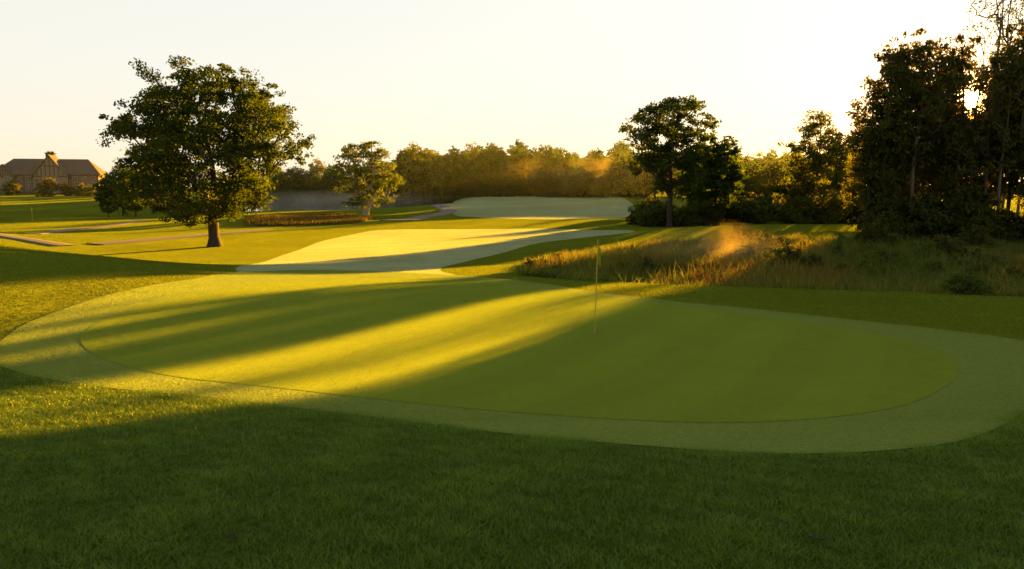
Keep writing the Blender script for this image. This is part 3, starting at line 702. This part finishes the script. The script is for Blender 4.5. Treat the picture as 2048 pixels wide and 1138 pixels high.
# ------------------------------------------------------------ mist
def mist(name, c, r, dens, ns, col=(1, .93, .8), g=.55, lo=.42, hi=.68, **props):
    m, N, L = newmat('mist_' + name)
    tc = nd(N, 'ShaderNodeTexCoord')
    ln = N.new('ShaderNodeVectorMath'); ln.operation = 'LENGTH'; L.new(tc.outputs['Object'], ln.inputs[0])
    fall = mapr(N, L, ln.outputs['Value'], .0, .98, 1, 0)
    n = noise(N, L, scaled(N, L, tc.outputs['Object'], (r[0], r[1], r[2] * .6)), ns, 4, .6)
    k = mapr(N, L, n.outputs[0], lo, hi, 0, dens)
    mu = N.new('ShaderNodeMath'); mu.operation = 'MULTIPLY'; L.new(fall, mu.inputs[0]); L.new(k, mu.inputs[1])
    vs = N.new('ShaderNodeVolumeScatter'); vs.inputs['Color'].default_value = (*col, 1); vs.inputs['Anisotropy'].default_value = g; L.new(mu.outputs[0], vs.inputs['Density'])
    out = N.new('ShaderNodeOutputMaterial'); L.new(vs.outputs[0], out.inputs['Volume'])
    import bmesh
    bm = bmesh.new(); bmesh.ops.create_icosphere(bm, subdivisions=3, radius=1); me = bpy.data.meshes.new('mist'); bm.to_mesh(me); bm.free(); me.materials.append(m)
    o = add_obj('mist', me, None, kind='stuff', **props); o.location = c; o.scale = r
mx, mz = at(1430, 528, 41); mist('marsh', (mx, 41, mz + .1), (4.8, 3.2, 2.5), .11, .7, col=(1, .68, .32), g=.35, lo=.32, hi=.62, label='golden mist rising from the marsh')
mx, mz = at(640, 402, 180); mist('pond', (mx, 180, mz), (34, 42, 3.0), .022, .16, col=(1, .88, .62), g=.3, lo=.40, hi=.66, label='pale mist drifting over the pond')
mx, mz = at(1150, 345, 200); mist('far', (mx, 200, mz), (26, 8, 5), .018, .2, col=(1, .72, .35), lo=.42, hi=.65, label='golden mist before the tree line')
gp = np.array([0, 0, CAMZ]) + SUN * 62
mist('sun_halo', tuple(gp), (5, 3, 4), .016, .4, col=(1, .55, .15), g=.8, lo=.2, hi=.6, label='thin orange haze added for a glow around the sun')  # scattering volume added on the sun line for an orange halo
m, N, L = newmat('haze'); vs = N.new('ShaderNodeVolumeScatter'); vs.inputs['Color'].default_value = (.95, 1, .6, 1); vs.inputs['Anisotropy'].default_value = .6; vs.inputs['Density'].default_value = .00012
out = N.new('ShaderNodeOutputMaterial'); L.new(vs.outputs[0], out.inputs['Volume'])
mb = MB(); mb.box(-260, 220, 100, 330, -4, 15); add_obj('morning_haze', mb.mesh('morning_haze'), m, kind='stuff', label='thin golden morning haze over the far course')

# ------------------------------------------------------------ world & sun
world = bpy.data.worlds.new('World'); scene.world = world; world.use_nodes = True
N = world.node_tree.nodes; L = world.node_tree.links; N.clear()
sky = N.new('ShaderNodeTexSky'); sky.sky_type = 'NISHITA'; sky.sun_disc = False
sky.sun_elevation = math.asin(SUN[2]); sky.sun_rotation = math.atan2(SUN[0], SUN[1])
tc = N.new('ShaderNodeTexCoord'); sp = N.new('ShaderNodeSeparateXYZ'); L.new(tc.outputs['Generated'], sp.inputs[0])
rp_ = N.new('ShaderNodeValToRGB'); el = rp_.color_ramp; L.new(sp.outputs['Z'], rp_.inputs[0])
stops = [(0, (1., .86, .64)), (.05, (1., .92, .76)), (.12, (.99, .95, .84)), (.25, (.97, .95, .88)), (.4, (.54, .60, .64)), (1, (.24, .32, .44))]
el.elements[0].position = 0; el.elements[0].color = (*stops[0][1], 1); el.elements[1].position = 1; el.elements[1].color = (*stops[-1][1], 1)
for p_, c in stops[1:-1]:
    q = el.elements.new(p_); q.color = (*c, 1)
dt = N.new('ShaderNodeVectorMath'); dt.operation = 'DOT_PRODUCT'; L.new(tc.outputs['Generated'], dt.inputs[0]); dt.inputs[1].default_value = tuple(SUN)
def pw(e_, s_, col):
    mx0 = N.new('ShaderNodeMath'); mx0.operation = 'MAXIMUM'; L.new(dt.outputs['Value'], mx0.inputs[0]); mx0.inputs[1].default_value = 0
    a = N.new('ShaderNodeMath'); a.operation = 'POWER'; L.new(mx0.outputs[0], a.inputs[0]); a.inputs[1].default_value = e_
    v = N.new('ShaderNodeVectorMath'); v.operation = 'SCALE'; v.inputs[0].default_value = tuple(c * s_ for c in col); L.new(a.outputs[0], v.inputs['Scale']); return v.outputs[0]
glow1 = pw(8, .06, (1, .85, .5)); glow2 = pw(260, 1.0, (1, .55, .1)); disc_ = pw(12000, 60, (1, .6, .2))
def vadd(a, b):
    v = N.new('ShaderNodeVectorMath'); v.operation = 'ADD'; L.new(a, v.inputs[0]); L.new(b, v.inputs[1]); return v.outputs[0]
tot = vadd(vadd(glow1, glow2), disc_)
b1 = N.new('ShaderNodeBackground'); L.new(sky.outputs[0], b1.inputs[0]); b1.inputs[1].default_value = .03
b2 = N.new('ShaderNodeBackground'); L.new(vadd(rp_.outputs[0], tot), b2.inputs[0]); b2.inputs[1].default_value = .90
ads = N.new('ShaderNodeAddShader'); L.new(b1.outputs[0], ads.inputs[0]); L.new(b2.outputs[0], ads.inputs[1])
out = N.new('ShaderNodeOutputWorld'); L.new(ads.outputs[0], out.inputs[0])
sl = bpy.data.lights.new('sun', 'SUN'); sl.energy = 40; sl.angle = math.radians(.55); sl.color = (1, .50, .02)
so = bpy.data.objects.new('sun', sl); COL.objects.link(so); so.rotation_euler = Vector(SUN).to_track_quat('Z', 'Y').to_euler()
# ------------------------------------------------------------ camera
cam = bpy.data.cameras.new('camera'); cam.sensor_width = 36; cam.lens = 36 * F / 2048; cam.clip_end = 5000; cam.clip_start = .05
co = bpy.data.objects.new('camera', cam); COL.objects.link(co); co.location = (0, 0, CAMZ); co.rotation_euler = (math.pi / 2 - TH, 0, 0)
scene.camera = co
